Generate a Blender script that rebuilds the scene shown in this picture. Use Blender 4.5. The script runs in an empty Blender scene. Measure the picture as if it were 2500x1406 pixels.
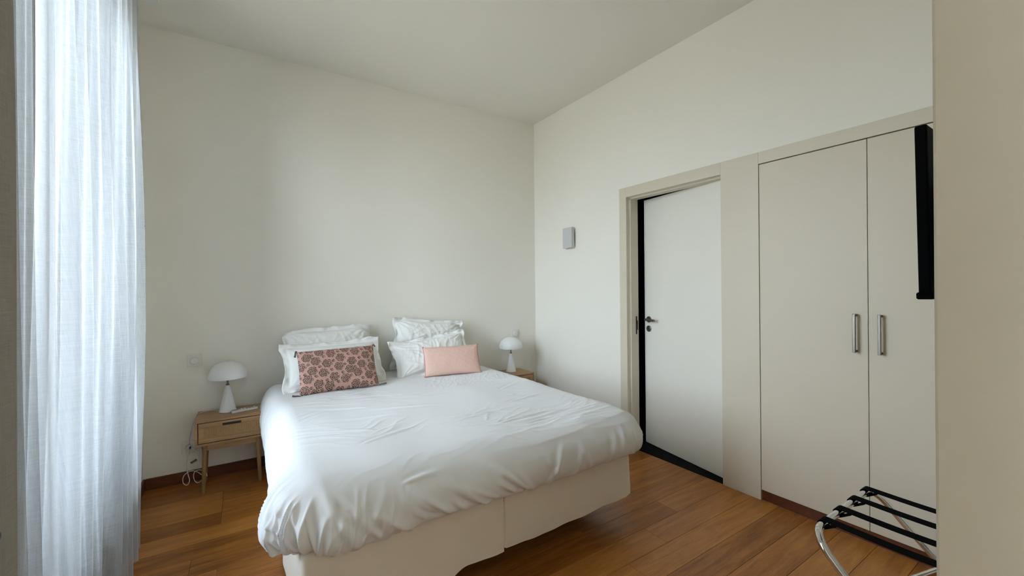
import bpy, bmesh, math, random
import numpy as np
from mathutils import Vector, Matrix

random.seed(7)
RNG = np.random.default_rng(11)
scene = bpy.context.scene
COL = scene.collection

# ------------------------------------------------------------------ camera
FOCAL_PX, YAW, PITCH, ROLL = 1011.7, 0.5794, -0.00076, -0.00887
CAM_H = 1.33
_fw = Vector((math.sin(YAW) * math.cos(PITCH), math.cos(YAW) * math.cos(PITCH), math.sin(PITCH)))
_r0 = Vector((math.cos(YAW), -math.sin(YAW), 0))
_u0 = _r0.cross(_fw)
_r = math.cos(ROLL) * _r0 + math.sin(ROLL) * _u0
_u = -math.sin(ROLL) * _r0 + math.cos(ROLL) * _u0
cam_data = bpy.data.cameras.new('camera')
cam_data.sensor_width = 36.0
cam_data.lens = 36.0 * FOCAL_PX / 2500.0
cam_data.clip_start = 0.02
cam = bpy.data.objects.new('camera', cam_data)
COL.objects.link(cam)
cam.matrix_world = Matrix(((_r.x, _u.x, -_fw.x, 0), (_r.y, _u.y, -_fw.y, 0), (_r.z, _u.z, -_fw.z, CAM_H), (0, 0, 0, 1)))
scene.camera = cam

# ------------------------------------------------------------------ light and exposure
SKY_STRENGTH = 26.0
world = bpy.data.worlds.new('sky')
scene.world = world
world.use_nodes = True
_bg = world.node_tree.nodes['Background']
# overcast sky above, darker street and ground below the horizon
_wt = world.node_tree
_tc = _wt.nodes.new('ShaderNodeTexCoord')
_sp = _wt.nodes.new('ShaderNodeSeparateXYZ')
_rp = _wt.nodes.new('ShaderNodeValToRGB')
_rp.color_ramp.elements[0].position, _rp.color_ramp.elements[0].color = 0.46, (0.36, 0.36, 0.34, 1)
_rp.color_ramp.elements[1].position, _rp.color_ramp.elements[1].color = 0.54, (0.77, 0.868, 1.0, 1)
_ma = _wt.nodes.new('ShaderNodeMath')
_ma.operation = 'MULTIPLY_ADD'
_ma.inputs[1].default_value = 0.5
_ma.inputs[2].default_value = 0.5
_wt.links.new(_tc.outputs['Generated'], _sp.inputs[0])
_wt.links.new(_sp.outputs['Z'], _ma.inputs[0])
_wt.links.new(_ma.outputs[0], _rp.inputs['Fac'])
_wt.links.new(_rp.outputs['Color'], _bg.inputs['Color'])
_bg.inputs['Strength'].default_value = SKY_STRENGTH
scene.view_settings.view_transform = 'Standard'
scene.view_settings.look = 'None'
scene.view_settings.gamma = 1.0
scene.view_settings.use_curve_mapping = False
scene.view_settings.exposure = 0.11
scene.cycles.max_bounces = 10
scene.cycles.diffuse_bounces = 5
scene.cycles.glossy_bounces = 4
scene.cycles.transmission_bounces = 10
scene.cycles.transparent_max_bounces = 8
scene.cycles.caustics_reflective = False
scene.cycles.caustics_refractive = False
scene.cycles.sample_clamp_indirect = 6.0
scene.cycles.adaptive_threshold = 0.15
scene.cycles.use_light_tree = False
scene.cycles.adaptive_min_samples = 16

# room dimensions (metres), camera stands at x=0, y=0
XL, XR, YB, YF, ZC = -0.556, 2.697, 3.658, -2.6, 3.111
PIER_X, PIER_Y = 0.90, 0.180
WIN_Y0, WIN_Y1, WIN_Z0, WIN_Z1 = 1.50, 3.02, 0.36, 2.86
WALL_T = 0.36

# unseen second window, added behind the camera to light wall end and bed foot
W2_Y0, W2_Y1 = -2.45, -1.15
# daylight enters through the windows: portals tell the renderer where the sky shows
for (_y0, _y1) in ((WIN_Y0, WIN_Y1), (W2_Y0, W2_Y1)):
    _pl = bpy.data.lights.new('window_portal', 'AREA')
    _pl.shape = 'RECTANGLE'
    _pl.size = _y1 - _y0
    _pl.size_y = WIN_Z1 - WIN_Z0
    _pl.cycles.is_portal = True
    _po = bpy.data.objects.new('window_portal', _pl)
    COL.objects.link(_po)
    _po.location = (XL - WALL_T - 0.02, (_y0 + _y1) / 2, (WIN_Z0 + WIN_Z1) / 2)
    _po.rotation_euler = (math.radians(90), 0, math.radians(-90))

# ------------------------------------------------------------------ helpers: materials
def srgb(r, g, b):
    f = lambda c: c / 12.92 if c <= 0.04045 else ((c + 0.055) / 1.055) ** 2.4
    return (f(r / 255), f(g / 255), f(b / 255), 1)


class NT:
    def __init__(self, name):
        self.m = bpy.data.materials.new(name)
        self.m.use_nodes = True
        self.t = self.m.node_tree
        self.b = self.t.nodes['Principled BSDF']
        self.out = self.t.nodes['Material Output']

    def n(self, kind, **props):
        nd = self.t.nodes.new(kind)
        for k, v in props.items():
            setattr(nd, k, v)
        return nd

    def l(self, a, b):
        self.t.links.new(a, b)

    def setp(self, **kw):
        for k, v in kw.items():
            self.b.inputs[k.replace('_', ' ')].default_value = v

    def math(self, op, a, b=None, clamp=False):
        nd = self.n('ShaderNodeMath', operation=op, use_clamp=clamp)
        for i, v in enumerate((a, b)):
            if v is None:
                continue
            if hasattr(v, 'is_linked'):
                self.l(v, nd.inputs[i])
            else:
                nd.inputs[i].default_value = v
        return nd.outputs[0]

    def noise(self, vec, scale, detail=3, rough=0.55, dist=0.0):
        nd = self.n('ShaderNodeTexNoise')
        nd.inputs['Scale'].default_value = scale
        nd.inputs['Detail'].default_value = detail
        nd.inputs['Roughness'].default_value = rough
        nd.inputs['Distortion'].default_value = dist
        if vec is not None:
            self.l(vec, nd.inputs['Vector'])
        return nd

    def mapping(self, vec, scale=(1, 1, 1), loc=(0, 0, 0), rot=(0, 0, 0)):
        nd = self.n('ShaderNodeMapping')
        nd.inputs['Scale'].default_value = scale
        nd.inputs['Location'].default_value = loc
        nd.inputs['Rotation'].default_value = rot
        self.l(vec, nd.inputs['Vector'])
        return nd.outputs[0]

    def ramp(self, fac, stops):
        nd = self.n('ShaderNodeValToRGB')
        e = nd.color_ramp.elements
        e[0].position, e[0].color = stops[0]
        e[1].position, e[1].color = stops[-1]
        for p, c in stops[1:-1]:
            x = e.new(p)
            x.color = c
        self.l(fac, nd.inputs['Fac'])
        return nd.outputs['Color']

    def bump(self, height, strength, dist):
        nd = self.n('ShaderNodeBump')
        nd.inputs['Strength'].default_value = strength
        nd.inputs['Distance'].default_value = dist
        self.l(height, nd.inputs['Height'])
        self.l(nd.outputs['Normal'], self.b.inputs['Normal'])
        return nd


def g(v):
    return (v, v, v, 1)


def mat_plain(name, col, rough=0.5, metal=0.0, bump=None, spec=0.5):
    t = NT(name)
    t.setp(Base_Color=col, Roughness=rough, Metallic=metal)
    t.b.inputs['Specular IOR Level'].default_value = spec
    if bump:
        sc, st, di = bump
        co = t.n('ShaderNodeTexCoord').outputs['Object']
        t.bump(t.noise(co, sc, 4).outputs['Fac'], st, di)
    return t.m


def mat_wood(name, dark, mid, light, along=(1, 14, 14), scale=2.0, rough=0.4, rand=0.0, bump=0.05):
    """long-grained wood: grain runs along the axis with the smallest factor"""
    t = NT(name)
    co = t.n('ShaderNodeTexCoord').outputs['Object']
    if rand:
        oi = t.n('ShaderNodeObjectInfo')
        add = t.n('ShaderNodeVectorMath', operation='SCALE')
        cmb = t.n('ShaderNodeCombineXYZ')
        t.l(oi.outputs['Random'], cmb.inputs[0])
        t.l(t.math('MULTIPLY', oi.outputs['Random'], 3.7), cmb.inputs[1])
        cmb.inputs[2].default_value = 0
        t.l(cmb.outputs[0], add.inputs[0])
        add.inputs['Scale'].default_value = 37.0
        sm = t.n('ShaderNodeVectorMath', operation='ADD')
        t.l(co, sm.inputs[0])
        t.l(add.outputs[0], sm.inputs[1])
        co = sm.outputs[0]
    mp = t.mapping(co, along)
    n1 = t.noise(mp, scale, 5, 0.6, 0.6).outputs['Fac']
    n2 = t.noise(t.mapping(co, tuple(a * 5 for a in along)), scale, 3, 0.6).outputs['Fac']
    n3 = t.noise(co, 1.3, 2).outputs['Fac']
    f = t.math('ADD', t.math('MULTIPLY', n1, 0.62), t.math('MULTIPLY', n2, 0.25))
    f = t.math('ADD', f, t.math('MULTIPLY', n3, 0.13))
    if rand:
        f = t.math('ADD', f, t.math('MULTIPLY', t.math('SUBTRACT', oi.outputs['Random'], 0.5), rand))
    c = t.ramp(f, [(0.30, dark), (0.5, mid), (0.70, light)])
    t.l(c, t.b.inputs['Base Color'])
    t.setp(Roughness=rough)
    t.bump(f, bump, 0.002)
    return t.m


M = {}
def mat_matt(name, col):
    t = NT(name)
    d = t.n('ShaderNodeBsdfDiffuse')
    n = t.noise(t.n('ShaderNodeTexCoord').outputs['Object'], 1.1, 1).outputs['Fac']
    k = [tuple(c * f for c in col[:3]) + (1,) for f in (0.985, 1.0)]
    t.l(t.ramp(n, [(0.35, k[0]), (0.65, k[1])]), d.inputs['Color'])
    t.l(d.outputs[0], t.out.inputs['Surface'])
    return t.m


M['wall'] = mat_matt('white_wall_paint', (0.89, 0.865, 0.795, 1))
M['joinery'] = mat_plain('darkened_window_joinery', (0.16, 0.145, 0.125, 1), 0.5)  # window joinery kept dark to cut glare seen through the sheer curtain
M['stone'] = mat_matt('pale_light_block', (0.42, 0.39, 0.34, 1))
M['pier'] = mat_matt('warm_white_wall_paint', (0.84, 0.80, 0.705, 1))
M['ceiling'] = mat_matt('white_ceiling_paint', (0.87, 0.845, 0.775, 1))
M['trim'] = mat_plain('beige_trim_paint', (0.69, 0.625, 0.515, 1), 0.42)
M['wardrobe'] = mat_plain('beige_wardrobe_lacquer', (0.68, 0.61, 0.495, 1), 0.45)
M['door'] = mat_plain('white_door_paint', (0.84, 0.82, 0.75, 1), 0.45)
M['pvc'] = mat_plain('white_window_frame', (0.82, 0.83, 0.83, 1), 0.35)
M['black'] = mat_plain('black_threshold_unlit_room', (0.006, 0.006, 0.007, 1), 0.8, spec=0.1)
M['gap'] = mat_plain('dark_gap', (0.03, 0.022, 0.016, 1), 0.8, spec=0.1)
M['tv'] = mat_plain('black_television_plastic', (0.0015, 0.0015, 0.002, 1), 0.6, spec=0.04)
M['screen'] = mat_plain('dark_screen_glass', (0.004, 0.004, 0.006, 1), 0.08)
M['steel'] = mat_plain('brushed_steel', (0.24, 0.225, 0.205, 1), 0.38, 1.0)
M['darksteel'] = mat_plain('satin_dark_nickel', (0.20, 0.19, 0.17, 1), 0.35, 1.0)
M['chrome'] = mat_plain('polished_chrome', (0.75, 0.75, 0.75, 1), 0.07, 1.0)
M['bronze'] = mat_plain('dark_bronze', (0.03, 0.028, 0.025, 1), 0.4, 0.6)
M['blackmetal'] = mat_plain('black_painted_metal', (0.008, 0.007, 0.007, 1), 0.45)
M['lamp'] = mat_plain('matt_white_lamp_metal', (0.86, 0.86, 0.87, 1), 0.42)
M['plastic'] = mat_plain('white_plastic', (0.78, 0.77, 0.72, 1), 0.35)
M['cord'] = mat_plain('white_rubber_cord', (0.72, 0.68, 0.66, 1), 0.5)
M['greyplastic'] = mat_plain('grey_plastic', (0.30, 0.30, 0.29, 1), 0.4)
M['darkplastic'] = mat_plain('dark_grey_plastic', (0.06, 0.055, 0.05, 1), 0.5)
M['sconce'] = mat_plain('light_grey_sconce_metal', (0.60, 0.61, 0.61, 1), 0.45)
M['sconce_back'] = mat_plain('dark_sconce_bracket', (0.10, 0.095, 0.08, 1), 0.6)
M['underlay'] = mat_plain('dark_floor_underlay', (0.02, 0.012, 0.006, 1), 0.9)
M['plank'] = mat_wood('varnished_oak_plank', srgb(126, 74, 26), srgb(166, 106, 46), srgb(192, 132, 66), (1.2, 13, 13), 2.2, 0.33, 0.20, 0.03)
M['plank'].node_tree.nodes['Principled BSDF'].inputs['Specular IOR Level'].default_value = 0.35
M['plinth'] = mat_wood('reddish_brown_wood', srgb(68, 30, 12), srgb(92, 46, 20), srgb(112, 60, 28), (1.2, 16, 16), 2.0, 0.4)
M['oak'] = mat_wood('grey_brown_oak', srgb(148, 114, 78), srgb(174, 138, 98), srgb(194, 160, 118), (1.5, 18, 18), 2.5, 0.5)
M['oakleg'] = mat_wood('oak_leg_wood', srgb(124, 96, 62), srgb(148, 118, 80), srgb(166, 136, 98), (16, 16, 1.5), 2.5, 0.5)


def mat_cloth(name, col, rough=0.85, weave=900, strength=0.12, sheen=0.15, wr=None):
    t = NT(name)
    t.setp(Base_Color=col, Roughness=rough)
    t.b.inputs['Sheen Weight'].default_value = sheen
    t.b.inputs['Specular IOR Level'].default_value = 0.2
    co = t.n('ShaderNodeTexCoord').outputs['Object']
    h = t.noise(co, weave, 2).outputs['Fac']
    if wr:
        h2 = t.noise(co, wr[0], 4, 0.6).outputs['Fac']
        h = t.math('ADD', t.math('MULTIPLY', h, 0.12), t.math('MULTIPLY', h2, wr[1]))
    t.bump(h, strength, 0.004)
    return t.m


M['cotton'] = mat_cloth('white_cotton', (0.80, 0.805, 0.825, 1), wr=(16, 0.8), strength=0.15)
M['sheet'] = mat_cloth('white_sheet_cotton', (0.80, 0.80, 0.79, 1), wr=(12, 0.8), strength=0.2)
M['pillow'] = mat_cloth('white_pillowcase_cotton', (0.87, 0.87, 0.85, 1), wr=(20, 0.9), strength=0.2)
M['skirt'] = mat_cloth('ecru_bed_skirt_cotton', (0.83, 0.765, 0.67, 1), wr=(9, 0.9), strength=0.28)
M['pink'] = mat_cloth('pale_pink_linen', srgb(224, 188, 174), wr=(26, 0.4), strength=0.12)
M['pinktrim'] = mat_cloth('deep_pink_trim', srgb(196, 130, 128))
M['tassel'] = mat_cloth('grey_tassel_thread', srgb(104, 94, 92))
M['strap'] = mat_cloth('black_elastic_webbing', (0.0025, 0.0025, 0.003, 1), 0.9, 1200, 0.1, 0.0)
M['strap'].node_tree.nodes['Principled BSDF'].inputs['Specular IOR Level'].default_value = 0.06
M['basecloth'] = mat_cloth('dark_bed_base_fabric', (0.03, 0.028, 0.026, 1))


def mat_linen(name, col, trans, see, dark=0.82, translucent=True):
    """open-weave linen: uneven threads along both directions"""
    t = NT(name)
    uv = t.n('ShaderNodeUVMap').outputs['UV']
    a = t.noise(t.mapping(uv, (420, 12, 1)), 1.0, 2, 0.6).outputs['Fac']
    b = t.noise(t.mapping(uv, (12, 460, 1)), 1.0, 2, 0.6).outputs['Fac']
    w = t.math('MULTIPLY', t.math('ADD', a, b), 0.5)
    c = t.ramp(w, [(0.36, (col[0] * dark, col[1] * dark, col[2] * dark, 1)), (0.62, col)])
    dif = t.n('ShaderNodeBsdfDiffuse')
    t.l(c, dif.inputs['Color'])
    bp = t.n('ShaderNodeBump')
    bp.inputs['Strength'].default_value = 0.12
    bp.inputs['Distance'].default_value = 0.002
    t.l(w, bp.inputs['Height'])
    t.l(bp.outputs[0], dif.inputs['Normal'])
    last = dif.outputs[0]
    if translucent:
        tr = t.n('ShaderNodeBsdfTranslucent')
        t.l(c, tr.inputs['Color'])
        mx = t.n('ShaderNodeMixShader')
        mx.inputs[0].default_value = trans
        t.l(dif.outputs[0], mx.inputs[1])
        t.l(tr.outputs[0], mx.inputs[2])
        tp = t.n('ShaderNodeBsdfTransparent')
        m2 = t.n('ShaderNodeMixShader')
        # threads hide more of what lies behind when the cloth is seen edge-on
        lw = t.n('ShaderNodeLayerWeight')
        lw.inputs['Blend'].default_value = 0.5
        edge = t.math('POWER', lw.outputs['Facing'], 2.0)
        f = t.math('SUBTRACT', see + 0.10, t.math('MULTIPLY', w, 0.20))
        f = t.math('MULTIPLY', f, t.math('SUBTRACT', 1.0, edge), clamp=True)
        t.l(f, m2.inputs[0])
        t.l(mx.outputs[0], m2.inputs[1])
        t.l(tp.outputs[0], m2.inputs[2])
        last = m2.outputs[0]
    t.l(last, t.out.inputs['Surface'])
    return t.m


M['sheer'] = mat_linen('sheer_white_linen', (0.56, 0.58, 0.61, 1), 0.09, 0.57, 0.86)
M['taupe'] = mat_linen('taupe_linen', (0.34, 0.315, 0.285, 1), 0, 0, 0.78, translucent=False)


def mat_glass():
    t = NT('window_glass')
    tp = t.n('ShaderNodeBsdfTransparent')
    tp.inputs['Color'].default_value = (0.95, 0.97, 0.96, 1)
    gl = t.n('ShaderNodeBsdfGlossy')
    gl.inputs['Roughness'].default_value = 0.02
    fr = t.n('ShaderNodeFresnel')
    fr.inputs['IOR'].default_value = 1.45
    mx = t.n('ShaderNodeMixShader')
    t.l(fr.outputs[0], mx.inputs[0])
    t.l(tp.outputs[0], mx.inputs[1])
    t.l(gl.outputs[0], mx.inputs[2])
    t.l(mx.outputs[0], t.out.inputs['Surface'])
    return t.m


M['glass'] = mat_glass()


def mat_rattan():
    t = NT('woven_rattan')
    co = t.n('ShaderNodeTexCoord').outputs['Object']
    wv = []
    for ax, sc in (('X', 150.0), ('Z', 175.0)):
        w = t.n('ShaderNodeTexWave', wave_type='BANDS', bands_direction=ax)
        w.inputs['Scale'].default_value = sc / 6.283 * 2.0
        w.inputs['Distortion'].default_value = 1.2
        w.inputs['Detail'].default_value = 1.5
        w.inputs['Detail Scale'].default_value = 1.4
        t.l(co, w.inputs['Vector'])
        wv.append(w.outputs['Fac'])
    f = t.math('MULTIPLY', t.math('ADD', wv[0], 0.25), t.math('ADD', wv[1], 0.35))
    n = t.noise(co, 60, 3).outputs['Fac']
    f = t.math('ADD', t.math('MULTIPLY', f, 0.75), t.math('MULTIPLY', n, 0.35))
    c = t.ramp(f, [(0.18, srgb(112, 80, 48)), (0.45, srgb(158, 120, 78)), (0.9, srgb(198, 162, 116))])
    t.l(c, t.b.inputs['Base Color'])
    t.setp(Roughness=0.6)
    t.bump(f, 0.3, 0.002)
    return t.m


M['rattan'] = mat_rattan()


def mat_roses():
    """printed cotton: dark brown line-drawn rosettes and small sprigs on dusty pink"""
    t = NT('rose_printed_cotton')
    uv = t.n('ShaderNodeUVMap').outputs['UV']
    nz = t.noise(t.mapping(uv, (120, 120, 1)), 1.0, 2)

    def rosette(scale, rnd, loc, radius, petals, rings, seed_rot):
        mp = t.mapping(uv, (scale, scale, 1), loc, (0, 0, seed_rot))
        vo = t.n('ShaderNodeTexVoronoi', voronoi_dimensions='2D', feature='F1')
        vo.inputs['Scale'].default_value = 1.0
        vo.inputs['Randomness'].default_value = rnd
        t.l(mp, vo.inputs['Vector'])
        sb = t.n('ShaderNodeVectorMath', operation='SUBTRACT')
        t.l(mp, sb.inputs[0])
        t.l(vo.outputs['Position'], sb.inputs[1])
        sp = t.n('ShaderNodeSeparateXYZ')
        t.l(sb.outputs[0], sp.inputs[0])
        ang = t.math('ARCTAN2', sp.outputs[1], sp.outputs[0])
        r = vo.outputs['Distance']
        r = t.math('ADD', r, t.math('MULTIPLY', t.math('SUBTRACT', nz.outputs['Fac'], 0.5), 0.16))
        pet = t.math('ABSOLUTE', t.math('SINE', t.math('ADD', t.math('MULTIPLY', ang, petals / 2), t.math('MULTIPLY', r, 9.0))))
        rr = t.math('ADD', r, t.math('MULTIPLY', pet, -0.10 * radius))
        line = t.math('SINE', t.math('ADD', t.math('MULTIPLY', rr, 6.283 * rings / radius), ang))
        ln = t.math('GREATER_THAN', line, -0.30)
        tip = t.math('ADD', r, t.math('MULTIPLY', pet, -0.22 * radius))
        inside = t.math('LESS_THAN', tip, radius * 0.86)
        return t.math('MULTIPLY', ln, inside)

    big = rosette(13.6, 0.22, (0.3, 0.15, 0), 0.425, 6, 3.4, 0.42)
    small = rosette(13.6, 0.22, (0.3 + 0.5, 0.15 + 0.5, 0), 0.15, 4, 1.2, 0.42)
    f = t.math('MAXIMUM', big, small)
    mix = t.n('ShaderNodeMix', data_type='RGBA')
    t.l(f, mix.inputs['Factor'])
    mix.inputs['A'].default_value = srgb(192, 152, 140)
    mix.inputs['B'].default_value = srgb(80, 62, 54)
    t.l(mix.outputs['Result'], t.b.inputs['Base Color'])
    t.setp(Roughness=0.85)
    t.bump(t.noise(t.mapping(uv, (400, 400, 1)), 1.0, 2).outputs['Fac'], 0.15, 0.003)
    return t.m


M['roses'] = mat_roses()

# ------------------------------------------------------------------ helpers: objects
def link_mesh(name, verts, faces, mat, parent=None, smooth=False, uv=None, off=(0, 0, 0)):
    me = bpy.data.meshes.new(name)
    v = np.asarray(verts, dtype=float) - np.asarray(off, dtype=float)
    me.from_pydata(v.tolist(), [], faces)
    me.materials.append(M[mat] if isinstance(mat, str) else mat)
    if smooth:
        me.polygons.foreach_set('use_smooth', [True] * len(me.polygons))
    if uv is not None:
        lay = me.uv_layers.new(name='UVMap')
        idx = np.empty(len(me.loops), dtype=np.int32)
        me.loops.foreach_get('vertex_index', idx)
        lay.data.foreach_set('uv', np.asarray(uv)[idx].astype(np.float32).ravel())
    me.update()
    o = bpy.data.objects.new(name, me)
    COL.objects.link(o)
    if parent is not None:
        o.parent = parent
    return o


class MB:
    """collects primitives for one mesh"""
    def __init__(self):
        self.bm = bmesh.new()

    def box(self, x0, x1, y0, y1, z0, z1, bev=0.0, seg=2, rot=None, piv=None):
        r = bmesh.ops.create_cube(self.bm, size=1.0)
        vs = r['verts']
        cx, cy, cz = (x0 + x1) / 2, (y0 + y1) / 2, (z0 + z1) / 2
        for v in vs:
            v.co = Vector((cx + v.co.x * (x1 - x0), cy + v.co.y * (y1 - y0), cz + v.co.z * (z1 - z0)))
        if bev > 0:
            es = list({e for v in vs for e in v.link_edges})
            rr = bmesh.ops.bevel(self.bm, geom=es, offset=bev, segments=seg, affect='EDGES', profile=0.5)
            vs = list({v for f in rr['faces'] for v in f.verts} | {v for v in vs if v.is_valid})
        if rot is not None:
            p = Vector(piv) if piv is not None else Vector((cx, cy, cz))
            for v in vs:
                v.co = p + rot @ (v.co - p)
        return self

    def lathe(self, prof, cx=0, cy=0, cz=0, seg=40, axis='z', cap=True):
        rings = []
        for (r, h) in prof:
            ring = []
            for k in range(seg):
                a = 2 * math.pi * k / seg
                if axis == 'z':
                    c = (cx + r * math.cos(a), cy + r * math.sin(a), cz + h)
                elif axis == 'y':
                    c = (cx + r * math.cos(a), cy + h, cz + r * math.sin(a))
                else:
                    c = (cx + h, cy + r * math.cos(a), cz + r * math.sin(a))
                ring.append(self.bm.verts.new(c))
            rings.append(ring)
        for a, b in zip(rings, rings[1:]):
            for k in range(seg):
                self.bm.faces.new((a[k], a[(k + 1) % seg], b[(k + 1) % seg], b[k]))
        if cap:
            for ring in (rings[0], rings[-1]):
                if (ring[0].co - ring[seg // 2].co).length > 1e-5:
                    self.bm.faces.new(ring)
        return self

    def tube(self, pts, rad, seg=10, taper=None, cap=True, smoothing=0):
        P = [Vector(p) for p in pts]
        for _ in range(smoothing):
            Q = [P[0]]
            for a, b in zip(P, P[1:]):
                Q += [a * 0.75 + b * 0.25, a * 0.25 + b * 0.75]
            Q.append(P[-1])
            P = Q
        n = len(P)
        tang = []
        for i in range(n):
            t = (P[min(i + 1, n - 1)] - P[max(i - 1, 0)])
            tang.append(t.normalized() if t.length > 1e-9 else Vector((0, 0, 1)))
        up = Vector((0, 0, 1)) if abs(tang[0].z) < 0.9 else Vector((1, 0, 0))
        nrm = tang[0].cross(up).normalized()
        rings = []
        for i in range(n):
            nrm = (nrm - tang[i] * nrm.dot(tang[i])).normalized()
            bn = tang[i].cross(nrm)
            r = rad if taper is None else rad + (taper - rad) * i / (n - 1)
            rings.append([self.bm.verts.new(P[i] + nrm * (r * math.cos(2 * math.pi * k / seg)) + bn * (r * math.sin(2 * math.pi * k / seg))) for k in range(seg)])
        for a, b in zip(rings, rings[1:]):
            for k in range(seg):
                self.bm.faces.new((a[k], a[(k + 1) % seg], b[(k + 1) % seg], b[k]))
        if cap:
            self.bm.faces.new(rings[0][::-1])
            self.bm.faces.new(rings[-1])
        return self

    def build(self, name, mat, parent=None, smooth=False, off=None, angle=0.6):
        bmesh.ops.recalc_face_normals(self.bm, faces=self.bm.faces)
        if off is None:
            off = OFF.get(root_of(parent), (0, 0, 0)) if parent is not None else (0, 0, 0)
        for v in self.bm.verts:
            v.co -= Vector(off)
        me = bpy.data.meshes.new(name)
        self.bm.to_mesh(me)
        self.bm.free()
        me.materials.append(M[mat] if isinstance(mat, str) else mat)
        if smooth:
            me.polygons.foreach_set('use_smooth', [True] * len(me.polygons))
            me.set_sharp_from_angle(angle=angle)
        o = bpy.data.objects.new(name, me)
        COL.objects.link(o)
        if parent is not None:
            o.parent = parent
        return o


OFF = {}


def root_of(o):
    while o.parent is not None:
        o = o.parent
    return o.name


def thing(name, label, cat, loc=(0, 0, 0), rotz=0.0, group=None, world=True):
    """Empty at the base of a thing; its parts are written in world coordinates when world=True"""
    o = bpy.data.objects.new(name, None)
    o.empty_display_size = 0.1
    COL.objects.link(o)
    o.location = loc
    o.rotation_euler = (0, 0, rotz)
    if world:
        OFF[o.name] = tuple(loc)
    return tag(o, label, cat, group)


def tag(o, label=None, cat=None, group=None, kind=None):
    if label:
        o['label'] = label
    if cat:
        o['category'] = cat
    if group:
        o['group'] = group
    if kind:
        o['kind'] = kind
    return o


def struct(o, label=None):
    o['kind'] = 'structure'
    if label:
        o['label'] = label
    return o


# ------------------------------------------------------------------ helpers: noise
_perm = RNG.permutation(256)
_perm = np.concatenate([_perm, _perm, _perm])
_ga = RNG.uniform(0, 2 * np.pi, 256)
_gx, _gy = np.cos(_ga), np.sin(_ga)


def perlin(x, y):
    xi, yi = np.floor(x).astype(int), np.floor(y).astype(int)
    xf, yf = x - xi, y - yi
    xi, yi = xi % 256, yi % 256
    u, v = xf ** 3 * (xf * (xf * 6 - 15) + 10), yf ** 3 * (yf * (yf * 6 - 15) + 10)

    def gr(ix, iy, fx, fy):
        h = _perm[_perm[ix % 256] + iy % 256]
        return _gx[h] * fx + _gy[h] * fy
    a = gr(xi, yi, xf, yf)
    b = gr(xi + 1, yi, xf - 1, yf)
    c = gr(xi, yi + 1, xf, yf - 1)
    d = gr(xi + 1, yi + 1, xf - 1, yf - 1)
    return (a * (1 - u) + b * u) * (1 - v) + (c * (1 - u) + d * u) * v * 1.0


def ridged(x, y, p=3.0):
    return np.clip(1 - 2.2 * np.abs(perlin(x, y)), 0, 1) ** p


def aniso(x, y, ang, lam_long, lam_short, seed=0.0, p=3.0, warp=0.15):
    c, s = math.cos(ang), math.sin(ang)
    u = (x * c + y * s) / lam_long
    v = (-x * s + y * c) / lam_short
    v = v + warp * 3 * perlin(u * 1.7 + seed, v * 0.3 + 9.1)
    return ridged(u + seed * 1.7, v + seed * 3.1, p)


def sstep(a, b, x):
    t = np.clip((x - a) / (b - a), 0, 1)
    return t * t * (3 - 2 * t)


def grid_faces(nu, nv, base=0, flip=False):
    f = []
    for i in range(nu - 1):
        for j in range(nv - 1):
            a = base + i * nv + j
            q = (a, a + 1, a + nv + 1, a + nv)
            f.append(q[::-1] if flip else q)
    return f


# ================================================================== THE ROOM
# floor: dark underlay with single oak planks laid along x
fl = MB()
fl.box(XL - 0.01, XR + 0.9, YF - 0.01, YB + 0.01, -0.08, -0.013)
floor = struct(fl.build('floor', 'underlay'), 'varnished oak plank floor')
PW = 0.1528
plank_mesh = {}


def plank(x0, x1, yc):
    L = round(x1 - x0, 3)
    if L not in plank_mesh:
        b = MB()
        b.box(-L / 2 + 0.0006, L / 2 - 0.0006, -PW / 2 + 0.0007, PW / 2 - 0.0007, -0.013, 0.0, 0.0009, 1)
        o = b.build('plank', 'plank', floor)
        plank_mesh[L] = o.data
    else:
        o = bpy.data.objects.new('plank', plank_mesh[L])
        COL.objects.link(o)
        o.parent = floor
    o.location = ((x0 + x1) / 2, yc, 0)


row_y = 1.21 - PW / 2
k0 = int(math.ceil((YF - row_y) / PW)) - 1
k1 = int(math.floor((YB - row_y) / PW)) + 1
for k in range(k0, k1 + 1):
    yc = row_y + k * PW
    if yc - PW / 2 > YB or yc + PW / 2 < YF:
        continue
    xmax = XR + 0.05
    xmin = XL
    if k == 9:
        joints = [-0.216, 1.25]
    else:
        first = xmin + random.choice([0.45, 0.75, 1.05, 1.35])
        joints = [first, first + 1.35]
    xs = [xmin] + [j for j in joints if j < xmax - 0.2] + [xmax]
    for a, b in zip(xs, xs[1:]):
        if yc < PIER_Y - 0.2 and a > PIER_X + 0.1:
            continue
        plank(a, b, yc)

# ceiling
c = MB()
c.box(XL - 0.4, XR + 0.9, YF - 0.2, YB + 0.2, ZC, ZC + 0.1)
struct(c.build('ceiling', 'ceiling'), 'plain white ceiling')

# back wall
w = MB()
w.box(XL - 0.4, XR + 0.9, YB, YB + 0.15, -0.05, ZC)
struct(w.build('wall_back', 'wall'), 'white wall behind the bed')

# window wall with its opening
w = MB()
w.box(XL - WALL_T, XL, YF, W2_Y0, -0.05, ZC)
w.box(XL - WALL_T, XL, W2_Y1, WIN_Y0, -0.05, ZC)
w.box(XL - WALL_T, XL, W2_Y0, W2_Y1, -0.05, WIN_Z0)
w.box(XL - WALL_T, XL, W2_Y0, W2_Y1, WIN_Z1, ZC)
w.box(XL - WALL_T, XL, WIN_Y1, YB, -0.05, ZC)
w.box(XL - WALL_T, XL, WIN_Y0, WIN_Y1, -0.05, WIN_Z0)
w.box(XL - WALL_T, XL, WIN_Y0, WIN_Y1, WIN_Z1, ZC)
struct(w.build('wall_left', 'wall'), 'white window wall')

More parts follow.
